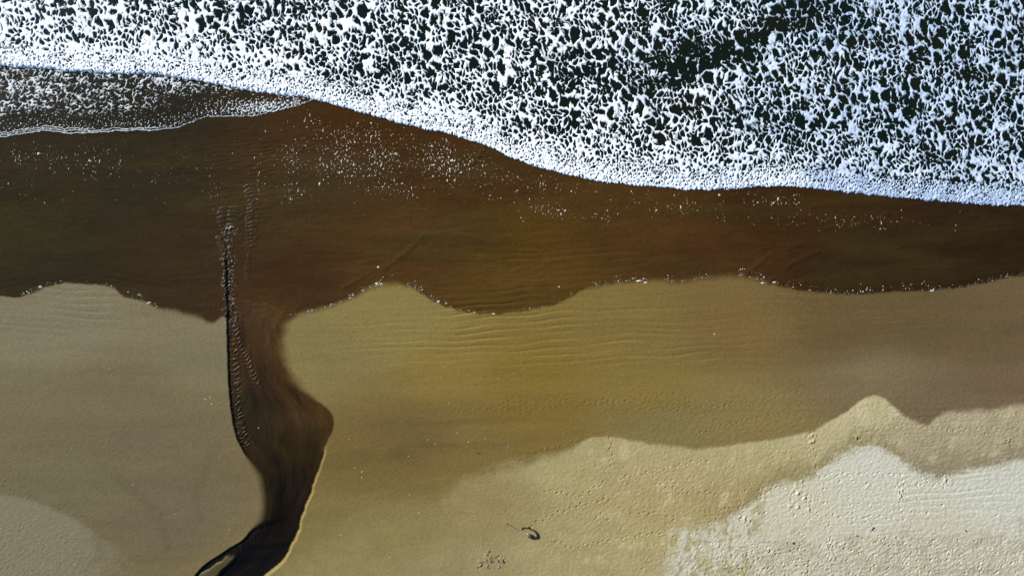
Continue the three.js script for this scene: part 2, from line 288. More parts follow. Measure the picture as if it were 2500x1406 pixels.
// ------------------------------------------------------------------ the beach: one sheet of sand out to the horizon
const gx = segs([[-2600, -600, 400], [-600, -160, 55], [-160, -75, 8], [-75, -57, 1.2], [-57, -50.6, 0.3], [-50.6, mx(455), 0.11], [mx(455), mx(840), 0.065], [mx(840), mx(1080), 0.11], [mx(1080), 50.6, 0.078], [50.6, 57, 0.3], [57, 75, 1.2], [75, 160, 8], [160, 600, 55], [600, 2600, 400]]);
const gz = segs([[-2600, -600, 400], [-600, -160, 55], [-160, -60, 9], [-60, -22, 1.5], [-22, mz(300), 0.2], [mz(300), mz(680), 0.1], [mz(680), 28.6, 0.074], [28.6, 34, 0.3], [34, 50, 1.2], [50, 160, 8], [160, 600, 55], [600, 2600, 400]]);
const NX = gx.length, NZ = gz.length, H = new Float32Array(NX * NZ);
for (let j = 0, k = 0; j < NZ; j++) for (let i = 0; i < NX; i++, k++) H[k] = sandHeight(gx[i], gz[j]);
const find = (a, v) => { let lo = 0, hi = a.length - 1; while (hi - lo > 1) { const m = (lo + hi) >> 1; if (a[m] <= v) lo = m; else hi = m; } return lo; };
const groundAt = (x, z) => { const i = find(gx, x), j = find(gz, z), u = (x - gx[i]) / (gx[i + 1] - gx[i]), v = (z - gz[j]) / (gz[j + 1] - gz[j]), k = j * NX + i; return lerp(lerp(H[k], H[k + 1], u), lerp(H[k + NX], H[k + NX + 1], u), v); };
function press(x, z, rx, rz, turn, depth, rim) {                // a foot, paw or bead pressed into (or heaped on) the sand
  const c = cos(turn), s = sin(turn), R = max(rx, rz) * 2.1;
  const i0 = find(gx, x - R), i1 = find(gx, x + R) + 1, j0 = find(gz, z - R), j1 = find(gz, z + R) + 1;
  for (let j = j0; j <= j1; j++) for (let i = i0; i <= i1; i++) {
    const dx = gx[i] - x, dz = gz[j] - z, a = (dx * c + dz * s) / rx, b = (dz * c - dx * s) / rz, d = a * a + b * b;
    H[j * NX + i] += -depth * exp(-d * d * 0.9) + rim * exp(-6 * (sqrt(d) - 1.45) ** 2);
  }
}
// tracks: lines of footprints across the sand
const tracks = [[[1110, 1001], [1230, 999], [1315, 999], [1400, 991], [1500, 979], [1660, 959]], [[1230, 983], [1330, 978], [1500, 978], [1660, 990]], [[1480, 1004], [1565, 998], [1660, 996], [1800, 990], [1960, 952]], [[1515, 1166], [1580, 1153], [1650, 1136], [1740, 1120]], [[1330, 1196], [1415, 1210], [1465, 1183], [1482, 1170]], [[1358, 1320], [1398, 1337], [1438, 1327], [1488, 1317], [1550, 1307], [1640, 1296]], [[1490, 1070], [1492, 1110], [1490, 1150]], [[1560, 1250], [1600, 1252], [1660, 1270]],
  [[2170, 1023], [2230, 1022], [2285, 1020], [2350, 1017], [2400, 1012], [2500, 1008]], [[2120, 1050], [2230, 1040], [2280, 1043], [2330, 1048], [2400, 1043], [2450, 1045], [2500, 1049]], [[1990, 1097], [1991, 1140], [2006, 1180], [2008, 1210]], [[1820, 1195], [1868, 1193], [1930, 1186]], [[2016, 1158], [2130, 1154], [2185, 1158], [2230, 1166]], [[1942, 1295], [1962, 1309], [1949, 1316]], [[1700, 1060], [1760, 1040], [1840, 1020], [1930, 1000]], [[2195, 1180], [2200, 1215], [2192, 1255]], [[1962, 1200], [1972, 1228], [1984, 1250]], [[1660, 975], [1740, 990], [1800, 985]], [[2460, 1077], [2440, 1085], [2452, 1093]], [[1600, 1180], [1680, 1200], [1780, 1200]], [[2020, 1255], [2080, 1262], [2150, 1260], [2220, 1272]], [[1300, 1280], [1350, 1255], [1420, 1230], [1500, 1215]]];
for (const t of tracks) {
  let side = 1;
  for (let k = 1; k < t.length; k++) {
    const [x0, y0] = t[k - 1], [x1, y1] = t[k], n = max(1, Math.round(hypot(x1 - x0, y1 - y0) / 14)), turn = Math.atan2(y1 - y0, x1 - x0);
    for (let s = 0; s < n; s++, side = -side) {
      const f = (s + rr(-0.15, 0.15)) / n, px = lerp(x0, x1, f) - sin(turn) * side * 2.4, py = lerp(y0, y1, f) + cos(turn) * side * 2.4;
      const firm = smooth(1010, 1080, py);
      press(mx(px) + rr(-.04, .04), mz(py) + rr(-.04, .04), rr(0.13, 0.17), rr(0.07, 0.09), turn + rr(-.3, .3), lerp(0.028, 0.06, firm) * rr(0.7, 1.2), lerp(0.006, 0.016, firm));
    }
  }
}
// trampled ground: scattered prints and dimples [cx, cy, rx, ry, count, depth]
for (const [cx, cy, rx, ry, n, dep] of [[2200, 1375, 420, 60, 760, 0.07], [2000, 1230, 260, 55, 190, 0.05], [2250, 1270, 260, 50, 110, 0.045], [1650, 1235, 180, 70, 240, 0.035], [1480, 1200, 170, 70, 150, 0.03], [1700, 1350, 160, 60, 180, 0.04], [2330, 1060, 220, 50, 110, 0.04], [2250, 1175, 90, 16, 60, 0.06], [1880, 1140, 130, 40, 70, 0.03], [1900, 1010, 260, 45, 130, 0.02], [1420, 1300, 120, 60, 100, 0.022], [2100, 1100, 250, 30, 40, 0.035], [90, 1340, 110, 70, 160, 0.03], [70, 1130, 120, 50, 60, 0.02], [1250, 1250, 150, 60, 50, 0.02], [1560, 1080, 120, 26, 60, 0.02]])
  for (let k = 0; k < n; k++) { const a = rr(0, 2 * PI), r = sqrt(rnd()) * 1.1, px = cx + cos(a) * r * rx, py = cy + sin(a) * r * ry, b = rnd() ** 2; press(mx(px), mz(py), 0.055 + 0.09 * b, 0.05 + 0.05 * b, rr(0, 3.1), dep * rr(0.5, 1.3), dep * 0.3); }
// beads thrown up along old waterlines
for (const [x0, y0, x1, y1, w, n] of [[15, 1192, 225, 1268, 9, 90], [1290, 1108, 1420, 1075, 9, 110], [1130, 1130, 1290, 1122, 5, 30], [0, 1180, 60, 1150, 12, 30]])
  for (let k = 0; k < n; k++) { const f = rnd(); press(mx(lerp(x0, x1, f) + rr(-w, w)), mz(lerp(y0, y1, f) + rr(-w, w)), rr(0.05, 0.08), rr(0.05, 0.08), 0, -rr(0.012, 0.03), 0); }
// places where somebody dug
for (const [cx, cy, r, n] of [[1980, 1068, 13, 26], [2200, 1208, 12, 24], [1810, 1263, 9, 14], [1825, 1272, 8, 10], [1966, 1212, 9, 14], [1975, 1240, 8, 10], [2027, 1325, 16, 40], [2030, 1355, 12, 20], [2095, 1070, 10, 12], [2460, 1080, 14, 14], [2238, 1150, 10, 16], [2310, 1166, 12, 16], [1190, 1362, 12, 20], [1222, 1362, 9, 14], [1175, 1375, 12, 12], [1740, 1306, 9, 6], [1755, 1325, 8, 6], [2120, 1187, 9, 12], [1945, 1225, 26, 24], [1960, 1200, 30, 16]])
  for (let k = 0; k < n; k++) { const a = rr(0, 2 * PI), q = sqrt(rnd()) * r; press(mx(cx + cos(a) * q), mz(cy + sin(a) * q), rr(0.06, 0.14), rr(0.05, 0.09), rr(0.6, 1.3), rr(-0.09, 0.1), 0.012); }
const sandMat = new THREE.MeshPhysicalMaterial({ name: 'sand', color: 0xffffff, vertexColors: true, roughness: 0.9, specularIntensity: 0.08 });
{
  const col = [0, 0, 0];
  const g = sheet(NX, NZ, (i, j, o) => { sandColor(gx[i], gz[j], col); o[0] = gx[i]; o[1] = H[j * NX + i]; o[2] = gz[j]; o[3] = max(0.004, col[0]); o[4] = max(0.004, col[1]); o[5] = max(0.003, col[2]); });
  g.computeVertexNormals();
  addMesh('beach_sand', g, sandMat, 'structure');
}

// ------------------------------------------------------------------ the sea: a thin bore running up the sand, and the older sheet before it on the left
const frontZ = (x) => { const px = ux(x); return mz(frontA(px)) + 0.10 * gn(x * 0.9, 1.7) + 0.07 * gn(x * 2.3, 4.2) + 0.04 * gn(x * 5.1, 2.2); };
const bore = curve([[0, 0.30], [500, 0.27], [800, 0.22], [1000, 0.17], [1200, 0.13], [1500, 0.11], [2000, 0.10], [2500, 0.10]]);
const swell = (x, z) => 0.05 * fbm(x * 0.12 + 4, z * 0.22, 2) + 0.025 * gn(x * 0.7, z * 0.45);
function seaY(x, v) {                                           // v metres behind the front
  const z = frontZ(x) - v;
  return clamp(z, -45, 60) * 0.008 * (1 - smooth(8, 30, v) * 0.35) + bore(clamp(ux(x), 0, 2500)) * (1 - exp(-max(v, 0) / 0.16)) + 0.10 * smooth(0, 10, v) + swell(x, z) * smooth(0.1, 2.5, v);
}
const seaMat = new THREE.MeshPhysicalMaterial({ name: 'sea water', color: 0xffffff, vertexColors: true, roughness: 0.22, ior: 1.33, specularIntensity: 0.5 });
{
  const vx = segs([[-2600, -600, 400], [-600, -160, 55], [-160, -80, 8], [-80, -56, 1.5], [-56, 56, 0.14], [56, 80, 1.5], [80, 160, 8], [160, 600, 55], [600, 2600, 400]]);
  const vv = segs([[-0.12, 0, 0.06], [0, 0.6, 0.06], [0.6, 3, 0.2], [3, 26, 0.35], [26, 60, 2.5], [60, 300, 30], [300, 2500, 400]]);
  const g = sheet(vx.length, vv.length, (i, j, o) => {
    const x = vx[i], v = vv[vv.length - 1 - j], z = frontZ(x) - v, px = ux(x), py = uy(z);
    o[0] = x; o[2] = z; o[1] = v < 0 ? clamp(z, -45, 60) * 0.008 - 0.15 : seaY(x, v) - (v < 0.03 ? 0.03 : 0);
    const silt = smooth(-0.2, 0.5, fbm(x * 0.12, z * 0.2, 3) + 0.10 * ell(px, py, 1750, 150, 260, 130) + 0.35 * smooth(4, 0.5, v) + 0.2 * smooth(700, 1400, px));
    o[3] = lerp(0.0042, 0.0078, silt); o[4] = lerp(0.0088, 0.0098, silt); o[5] = lerp(0.0056, 0.0045, silt);
  });
  g.computeVertexNormals();
  addMesh('sea', g, seaMat, 'structure');
}
const lobeZ = (x) => mz(frontB(ux(x))) + 0.09 * gn(x * 0.8, 6.4) + 0.05 * gn(x * 2.1, 7.2);
{
  const vx = segs([[-70, -56, 1], [-56, mx(790), 0.12]]), vv = segs([[-0.08, 0.4, 0.04], [0.4, 9, 0.15]]);
  const col = [0, 0, 0];
  const g = sheet(vx.length, vv.length, (i, j, o) => {
    const x = vx[i], v = vv[vv.length - 1 - j], z = lobeZ(x) - v;
    o[0] = x; o[2] = z; o[1] = groundAt(x, z) * 0.5 + z * 0.004 + (v < 0 ? -0.08 : 0.012 + 0.045 * (1 - exp(-v / 0.2)) + 0.012 * gn(x * 0.9, z * 1.4) * min(1, v));
    soaked(clamp(ux(x), 0, 2500), max(240, uy(z)), col); const s = 0.85 + 0.3 * fbm(x * 0.3, z * 0.5, 3);
    o[3] = col[0] * s; o[4] = col[1] * s * 1.1; o[5] = col[2] * s;
  });
  g.computeVertexNormals();
  addMesh('swash_water', g, seaMat, 'structure');
}

// ------------------------------------------------------------------ foam: a real layer a few centimetres thick; it dips under the water wherever there is none
const foamMat = new THREE.MeshPhysicalMaterial({ name: 'foam', color: 0xffffff, vertexColors: true, roughness: 0.85, specularIntensity: 0.3 });
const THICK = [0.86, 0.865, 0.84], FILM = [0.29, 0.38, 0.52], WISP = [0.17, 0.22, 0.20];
const gapPts = [[2010, -20], [1950, 40], [1880, 85], [1790, 125], [1700, 150], [1630, 185]];
function gapLine(px, py) {                                      // the dark lane of open water between two foam fields
  let d = 1e9;
  for (let k = 1; k < gapPts.length; k++) { const [x0, y0] = gapPts[k - 1], [x1, y1] = gapPts[k], dx = x1 - x0, dy = y1 - y0, t = clamp(((px - x0) * dx + (py - y0) * dy) / (dx * dx + dy * dy)); d = min(d, hypot(px - x0 - t * dx, py - y0 - t * dy)); }
  return exp(-((d / 38) ** 2));
}
function lace(x, z, v, px, py) {                                // > 0 where foam lies
  const wx = x + 0.34 * gn(x * 0.7, z * 0.7) + 0.14 * gn(x * 2.1, z * 1.7 + 7) + 0.05 * gn(x * 5.2, z * 4.4), wz = z + 0.34 * gn(x * 0.7 + 40, z * 0.7) + 0.14 * gn(x * 2.1 + 20, z * 1.7) + 0.05 * gn(x * 5.2 + 9, z * 4.4);
  const lean = wx - wz * 0.22;
  const patch = fbm(x * 0.16, z * 0.2, 3), clump = gn(x * 0.75 + 3, z * 0.6);
  const fine = smooth(3.2, 1.0, v + 0.8 * patch);
  const gap = gapLine(px + 16 * gn(x * 0.5, z * 0.5), py + 16 * gn(x * 0.5 + 9, z * 0.5));
  const leftness = smooth(900, 350, px);
  let D = 0.355 + 0.055 * leftness + 0.15 * patch + 0.15 * clump - 0.18 * gap - 0.02 * smooth(1500, 2000, px);
  D -= 0.07 * ell(px, py, 1480, 150, 240, 170);
  D += 0.28 * smooth(2.2, 0.2, v + 0.7 * patch) + 0.10 * smooth(5, 2, v);
  const cell = (e, f1) => 0.74 * (1 - e / 0.62) + 0.26 * min(1, f1 / 0.62);
  const big = cell(edge(lean * 1.15, wz * 0.72), F1), mid = cell(edge(lean * 2.3 + 11, wz * 1.5), F1);
  const sm = cell(edge(lean * 4.6 + 5, wz * 3.0), F1);
  const n1 = gn(x * 3.6, z * 2.6), n2 = gn(x * 7.1 + 8, z * 5.6), thread = 1 - min(1, abs(gn(lean * 1.5 + 70, wz * 0.8)) * 5.5);
  const b = max(big * 0.72 + mid * 0.30, big * 0.35 + sm * 0.25 + 0.42 * thread), m = mid * 0.78 + sm * 0.24, s = sm * 0.8 + 0.14 + 0.12 * n1;
  const mixm = smooth(-0.4, 0.4, gn(x * 0.45 + 50, z * 0.4) + lerp(-0.05 - 0.12 * leftness, 0.45, smooth(7, 3, v)));
  const L = lerp(lerp(b, m, mixm), s, fine);
  return L - (1.00 - D) + lerp(0.055, 0.10, fine) * n1 + lerp(0.045, 0.08, fine) * n2;
}
function foamPoint(x, z, v, o) {
  const px = ux(x), py = uy(z), f = lace(x, z, v, px, py);
  const grain = gn(x * 3.9 - z * 0.8, z * 3.4), grain2 = gn(x * 7.1, z * 6.3);
  const front = smooth(3.2, 0.6, v), body = clamp(f * 2.6);
  let t = clamp(f * 0.34, -0.06, 0.045) + body * (0.024 + 0.075 * front) * (0.7 * grain + 0.45 * grain2);
  if (v < 0.25) t = lerp(-0.05, t, smooth(-0.02, 0.16, v));
  o[0] = x; o[1] = seaY(x, v) + t; o[2] = z; o[6] = f + 0.001;
  // dense froth is white; the bluish film colour grows stronger towards the right
  const outlying = smooth(1200, 2150, px - py * 0.45 + 260 * gn(x * 0.12, z * 0.15)), filmShare = outlying * 0.85 + 0.12 * smooth(-0.1, 0.5, gn(x * 0.5 + 70, z * 0.5));
  const film = clamp(filmShare * (1.05 - 0.75 * smooth(0.02, 0.35, f) * (0.55 + 0.45 * gn(x * 1.1, z * 1.1 + 60))) + 0.12 * grain + 0.30 * front * outlying) * 0.9;
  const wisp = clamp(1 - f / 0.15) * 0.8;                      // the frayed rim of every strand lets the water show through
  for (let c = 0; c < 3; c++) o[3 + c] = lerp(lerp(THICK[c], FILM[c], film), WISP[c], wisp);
}
{
  const fx = segs([[-57, 57, 0.068]]), rows = segs([[0, 25, 0.068]]);
  const near = sheet(fx.length, rows.length, (i, j, o) => {
    const x = fx[i], v = rows[rows.length - 1 - j], z = frontZ(x) - v;
    if (z < -31.5) { o[0] = x; o[1] = -2; o[2] = z; o[6] = -1; o[3] = o[4] = o[5] = 0.8; return; }
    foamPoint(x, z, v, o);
  }, true);
  near.computeVertexNormals();
  const ox = segs([[-100, 100, 0.4]]), orow = segs([[0, 70, 0.4]]);
  const far = sheet(ox.length, orow.length, (i, j, o) => {
    const x = ox[i], v = orow[orow.length - 1 - j], z = frontZ(x) - v;
    if (z > -31.2 && abs(x) < 56.8) { o[0] = x; o[1] = -2; o[2] = z; o[6] = -1; o[3] = o[4] = o[5] = 0.8; return; }
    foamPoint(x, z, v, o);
  }, true);
  far.computeVertexNormals();
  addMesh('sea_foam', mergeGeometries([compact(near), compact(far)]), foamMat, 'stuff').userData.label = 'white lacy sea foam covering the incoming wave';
}
// curls of foam on the thin older sheet at the left, with bright rims along its edge
{
  const fx = segs([[-58, mx(775), 0.068]]), rows = segs([[0, 8.2, 0.068]]);
  const g = sheet(fx.length, rows.length, (i, j, o) => {
    const x = fx[i], v = rows[rows.length - 1 - j], z = lobeZ(x) - v, px = ux(x), py = uy(z);
    const wx = x + 0.16 * gn(x * 1.5, z * 1.5) + 0.07 * gn(x * 4, z * 4), wz = z + 0.16 * gn(x * 1.5 + 40, z * 1.5) + 0.07 * gn(x * 4 + 9, z * 4);
    const a = abs(gn(wx * 1.35, wz * 1.7)), b = abs(gn(wx * 1.9 + 20, wz * 2.3)), c = gn(x * 1.5 + 5, z * 1.7), e = gn(x * 2.1 + 45, z * 2.3);
    const patch = fbm(x * 0.25, z * 0.4, 2);
    const much = 0.13 * patch - 0.16 * smooth(2.6, 1.0, v) + 0.05 * smooth(4, 6, v) - 0.22 * ell(px, py, 490, 255, 80, 24) - 0.14 * ell(px, py, 190, 300, 120, 16) - 0.10 * smooth(520, 640, px);
    let f = max(0.058 - a * 0.8 + 0.22 * min(0.3, c), 0.058 - b * 0.8 + 0.26 * min(0.3, e)) + much;
    f += 0.05 * gn(x * 5, z * 5);
    const mist = gn(x * 5.5, z * 5) * 0.5 + gn(x * 9, z * 8) * 0.35 - 0.38 + 0.20 * smooth(2.6, 0.4, v) + 0.30 * ell(px, py, 640, 260, 110, 22);
    f = max(f, mist * 0.5);
    // rims
    const run = smooth(520, 380, px), wob = 0.07 * gn(x * 0.5, 3) + 0.05 * gn(x * 1.7, 5);
    for (const [at, w, s] of [[0.07, lerp(0.035, 0.055, run), 1], [0.27, 0.042, run], [0.47, 0.04, run * smooth(320, 200, px)]]) {
      const d = abs(v - at * (1 + wob * 2) - (at > 0.1 ? wob : 0)) / w;
      f = max(f, (1 - d) * 0.16 * s * smooth(-0.55, 0.1, gn(x * 0.7 + at * 90, 2) + 0.3 * run - 0.05) - (1 - s) * 0.4);
    }
    if (py < frontA(px) - 4) f = -1;
    const y = groundAt(x, z) * 0.5 + z * 0.004 + 0.012 + 0.045 * (1 - exp(-v / 0.2)) + 0.012 * gn(x * 0.9, z * 1.4) * min(1, v);
    o[0] = x; o[1] = y + clamp(f * 0.7, -0.05, 0.04) + 0.01 * clamp(f * 6) * gn(x * 6, z * 6); o[2] = z; o[6] = f + 0.001;
    const thin = clamp(1 - f * 11) * 0.85; o[3] = lerp(0.62, 0.13, thin); o[4] = lerp(0.63, 0.125, thin); o[5] = lerp(0.6, 0.085, thin);
  }, true);
  g.computeVertexNormals();
  addMesh('swash_foam', compact(g), foamMat, 'stuff').userData.label = 'curly broken foam on the thin sheet of water at the left';
}
// flecks left behind on the wet sand
const fleckFields = [[150, 385, 300, 60, 0.85], [60, 440, 160, 45, 0.55], [340, 420, 280, 60, 0.6], [160, 490, 260, 18, 0.4], [520, 470, 60, 60, 0.45], [640, 440, 40, 60, 0.7], [870, 380, 300, 115, 1.02], [720, 470, 60, 50, 0.9], [960, 460, 160, 50, 0.75], [1090, 395, 200, 95, 0.95], [760, 300, 100, 40, 0.8], [1300, 450, 230, 60, 0.75], [1200, 480, 90, 20, 0.85], [1330, 510, 110, 34, 0.95], [1470, 530, 140, 20, 0.85], [1450, 470, 200, 26, 0.6], [1650, 505, 260, 40, 0.7], [1900, 490, 110, 26, 1.0], [1820, 470, 150, 16, 0.7], [2050, 540, 330, 30, 0.65], [2330, 560, 140, 14, 0.35], [1780, 530, 60, 30, 0.6]];
{
  const fx = segs([[-54, 54, 0.055]]), rows = segs([[mz(235), mz(590), 0.055]]);
  const g = sheet(fx.length, rows.length, (i, j, o) => {
    const x = fx[i], z = rows[j], px = ux(x), py = uy(z);
    o[0] = x; o[1] = -1; o[2] = z; o[6] = -1; o[3] = o[4] = o[5] = 0.7;
    if (py < frontA(px) + 5 || (px < 770 && py < frontB(px) + 3)) return;
    let d = 0;
    for (const [cx, cy, rx, ry, s] of fleckFields) d = max(d, s * ell(px, py, cx, cy, rx, ry));
    if (d < 0.08) return;
    const wx = x + 0.1 * gn(x * 2.5, z * 2.5), wz = z + 0.1 * gn(x * 2.5 + 9, z * 2.5);
    const col = gn(px * 0.028, py * 0.006 + 4);
    const a = gn(wx * 6.2, wz * 2.7), b = gn(wx * 7.4 + 30, wz * 5.6 + 7);
    const thr = 0.92 - 0.45 * d - 0.12 * col - 0.10 * gn(x * 0.5, z * 0.5 + 21);
    const f = max(a, b) - thr;
    o[6] = f + 0.001;
    if (f > -0.4) { o[1] = groundAt(x, z) + clamp(f * 0.3, -0.05, 0.03); }
    else o[1] = groundAt(x, z) - 0.05;
    const sandy = clamp(1 - f * 6); o[3] = lerp(0.56, 0.14, sandy); o[4] = lerp(0.51, 0.11, sandy); o[5] = lerp(0.40, 0.06, sandy);
  }, true);
  g.computeVertexNormals();
  addMesh('foam_flecks', compact(g), foamMat, 'stuff').userData.label = 'scattered foam flecks stranded on the dark wet sand';
}

// ------------------------------------------------------------------ the stream: shallow brown water with trains of standing waves
{
  const sx = segs([[mx(440), mx(850), 0.06]]), sz = segs([[mz(395), 28.6, 0.06], [28.6, 31, 0.3]]);
  const waterMat = new THREE.MeshPhysicalMaterial({ name: 'stream water', color: 0xffffff, vertexColors: true, roughness: 0.38, ior: 1.33, specularIntensity: 0.35 });
  const col = [0, 0, 0];
  // wave trains: [points of the middle line, half width, amplitude, wavelength]
  const trains = [[[[570, 800], [562, 780], [560, 740], [558, 700], [556, 650], [557, 600], [560, 565], [563, 540]], 15, 0.046, 11, 1], [[[563, 545], [575, 515], [585, 500]], 15, 0.017, 9, 0.3], [[[614, 610], [611, 580], [612, 550], [614, 530], [617, 500], [610, 470], [605, 445]], 14, 0.02, 9.5, 0.3], [[[540, 560], [538, 535], [540, 500]], 9, 0.012, 8, 0.3],
    [[[567, 795], [568, 850], [569, 900], [572, 960], [579, 1010], [589, 1060], [602, 1098]], 15, 0.04, 12, 0.5], [[[572, 805], [582, 842], [598, 875], [612, 905], [630, 950]], 8, 0.036, 10, 0.15], [[[560, 1352], [590, 1330], [620, 1306], [645, 1283], [662, 1262]], 12, 0.03, 8, 0.25], [[[548, 640], [541, 600], [528, 570]], 7, 0.016, 7, 0.3], [[[600, 690], [603, 650], [608, 610]], 6, 0.012, 7, 0.1]];
  const wave = (px, py) => {
    let h = 0, m = 0, foam = 0;
    for (const [line, hw, amp, wl, mess] of trains) {
      let along = 0, best = 1e9, bd = 0, ba = 0, tot = 0;
      for (let k = 1; k < line.length; k++) {
        const [x0, y0] = line[k - 1], [x1, y1] = line[k], dx = x1 - x0, dy = y1 - y0, l = hypot(dx, dy), t = clamp(((px - x0) * dx + (py - y0) * dy) / (l * l)), ox = px - x0 - t * dx, oy = py - y0 - t * dy, d = hypot(ox, oy);
        if (d < best) { best = d; bd = (ox * dy - oy * dx) / l; ba = along + t * l; }
        along += l;
      }
      if (best > hw * 2.6) continue;
      const hwv = hw * (1 + 0.45 * gn(ba * 0.045 + hw, amp * 900) + 0.25 * gn(ba * 0.16, amp * 300)), env = exp(-((best / hwv) ** (py < 620 ? 2.2 : 3.5))) * (0.95 + 0.5 * gn(ba * 0.09 + 5, hw)) * smooth(-2, 14, ba) * smooth(-2, 14, along - ba);
      const ph = (ba + 0.5 * abs(bd) + (2 + mess * 8) * gn(px * 0.08, py * 0.07) + 3 * gn(px * 0.03 + 3, py * 0.04)) / wl * 2 * PI;
      const s = 0.5 + 0.5 * sin(ph);
      h += 1.45 * amp * env * (s * s * 1.5 - 0.4) * (1 - 0.5 * mess + mess * gn(px * 0.14 + 8, py * 0.14) * 1.2) + amp * env * mess * 0.5 * gn(px * 0.3, py * 0.33);
      m = max(m, env);
      if (mess > 0.9) foam = max(foam, 0.8 * env * smooth(0.82, 0.98, s) * smooth(-0.15, 0.4, gn(px * 0.16 + 3, py * 0.12)));  // crest foam that also stands in for sun glints on the rapids
    }
    return [h, m, foam];
  };
  const g = sheet(sx.length, sz.length, (i, j, o) => {
    const x = sx[i], z = sz[j], px = ux(x), py = uy(z), [dep, wet] = channel(px, py), [h, m, froth] = wave(px, py);
    const w = max(wet * smooth(0.03, 0.10, dep), m);
    const y0 = groundAt(x, z), fine = 0.0035 * gn(x * 6, z * 2.2) * smooth(900, 1100, py);
    o[0] = x; o[2] = z; o[1] = y0 + (w > 0.02 ? lerp(-0.02, 0.014, smooth(0.1, 0.5, w)) + h + fine : -0.04); o[6] = w - 0.02;
    sandColor(x, z, col); const k = lerp(1, 0.85, smooth(0.3, 1, w));
    o[3] = lerp(max(0.004, col[0] * k), 0.42, froth); o[4] = lerp(max(0.004, col[1] * k), 0.38, froth); o[5] = lerp(max(0.003, col[2] * k), 0.28, froth);  // crests painted pale: froth plus the glints put into the colour
  }, true);
  g.computeVertexNormals();
  addMesh('stream_water', compact(g), waterMat, 'structure');
}

// ------------------------------------------------------------------ things lying on the sand
const numbers = new Map();
const numbered = (n) => { const k = numbers.get(n) ?? 0; numbers.set(n, k + 1); return k ? n + '_' + String(k).padStart(3, '0') : n; };
function thing(name, label, category, px, py, group) {
  const g = new THREE.Group(), x = mx(px), z = mz(py);
  g.name = numbered(name); g.position.set(x, groundAt(x, z), z);
  g.userData = { label, category, ...(group ? { group } : {}) };
  scene.add(g);
  return g;
}
const local = (g, px, py, up) => { const x = mx(px), z = mz(py); return new THREE.Vector3(x - g.position.x, groundAt(x, z) - g.position.y + up, z - g.position.z); };
function tube(points, radius, rings = 60, sides = 9, seedN = 0) { // tapered, slightly knobbly tube; radius(t) in metres
  const c = new THREE.CatmullRomCurve3(points), fr = c.computeFrenetFrames(rings), pos = [], idx = [];
  for (let i = 0; i <= rings; i++) {
    const t = i / rings, p = c.getPointAt(t), r = radius(t);
    for (let k = 0; k < sides; k++) {
      const a = k / sides * 2 * PI, q = r * (1 + 0.12 * gn(i * 0.35 + seedN, k * 0.9));
      pos.push(p.x + q * (cos(a) * fr.normals[i].x + sin(a) * fr.binormals[i].x), p.y + q * (cos(a) * fr.normals[i].y + sin(a) * fr.binormals[i].y), p.z + q * (cos(a) * fr.normals[i].z + sin(a) * fr.binormals[i].z));
    }
  }
  for (let i = 0; i < rings; i++) for (let k = 0; k < sides; k++) { const a = i * sides + k, b = i * sides + (k + 1) % sides; idx.push(a, b, a + sides, b, b + sides, a + sides); }
  const e = pos.length / 3, p0 = c.getPointAt(0), p1 = c.getPointAt(1);
  pos.push(p0.x, p0.y, p0.z, p1.x, p1.y, p1.z);
  for (let k = 0; k < sides; k++) { idx.push(e, (k + 1) % sides, k); idx.push(e + 1, rings * sides + k, rings * sides + (k + 1) % sides); }
  const g = new THREE.BufferGeometry();
  g.setAttribute('position', new THREE.Float32BufferAttribute(pos, 3)); g.setIndex(idx); g.computeVertexNormals();
  return g;
}
function lump(r, sx, sy, sz, rough, sd, detail = 2) {           // an irregular pebble, clod or froth blob resting on y = 0
  const g = new THREE.IcosahedronGeometry(r, detail), p = g.attributes.position;
  for (let k = 0; k < p.count; k++) {
    const x = p.getX(k) / r, y = p.getY(k) / r, z = p.getZ(k) / r, q = 1 + rough * (gn(x * 1.7 + sd, z * 1.7 + y * 1.3) + 0.5 * gn(x * 4 + sd * 2, z * 4 + y * 3));
    p.setXYZ(k, x * r * q * sx, max(-0.35, y) * r * q * sy + r * sy * 0.3, z * r * q * sz);
  }
  g.computeVertexNormals();
  return g;
}
const std = (name, c, roughness = 0.7, extra = {}) => new THREE.MeshPhysicalMaterial({ name, color: new THREE.Color().setRGB(...c), roughness, side: THREE.DoubleSide, ...extra });
const kelpMat = std('kelp', [0.028, 0.018, 0.008], 0.4), kelpPale = std('dry kelp blade', [0.34, 0.26, 0.15], 0.6), kelpBulb = std('kelp bulb', [0.04, 0.024, 0.009], 0.35);
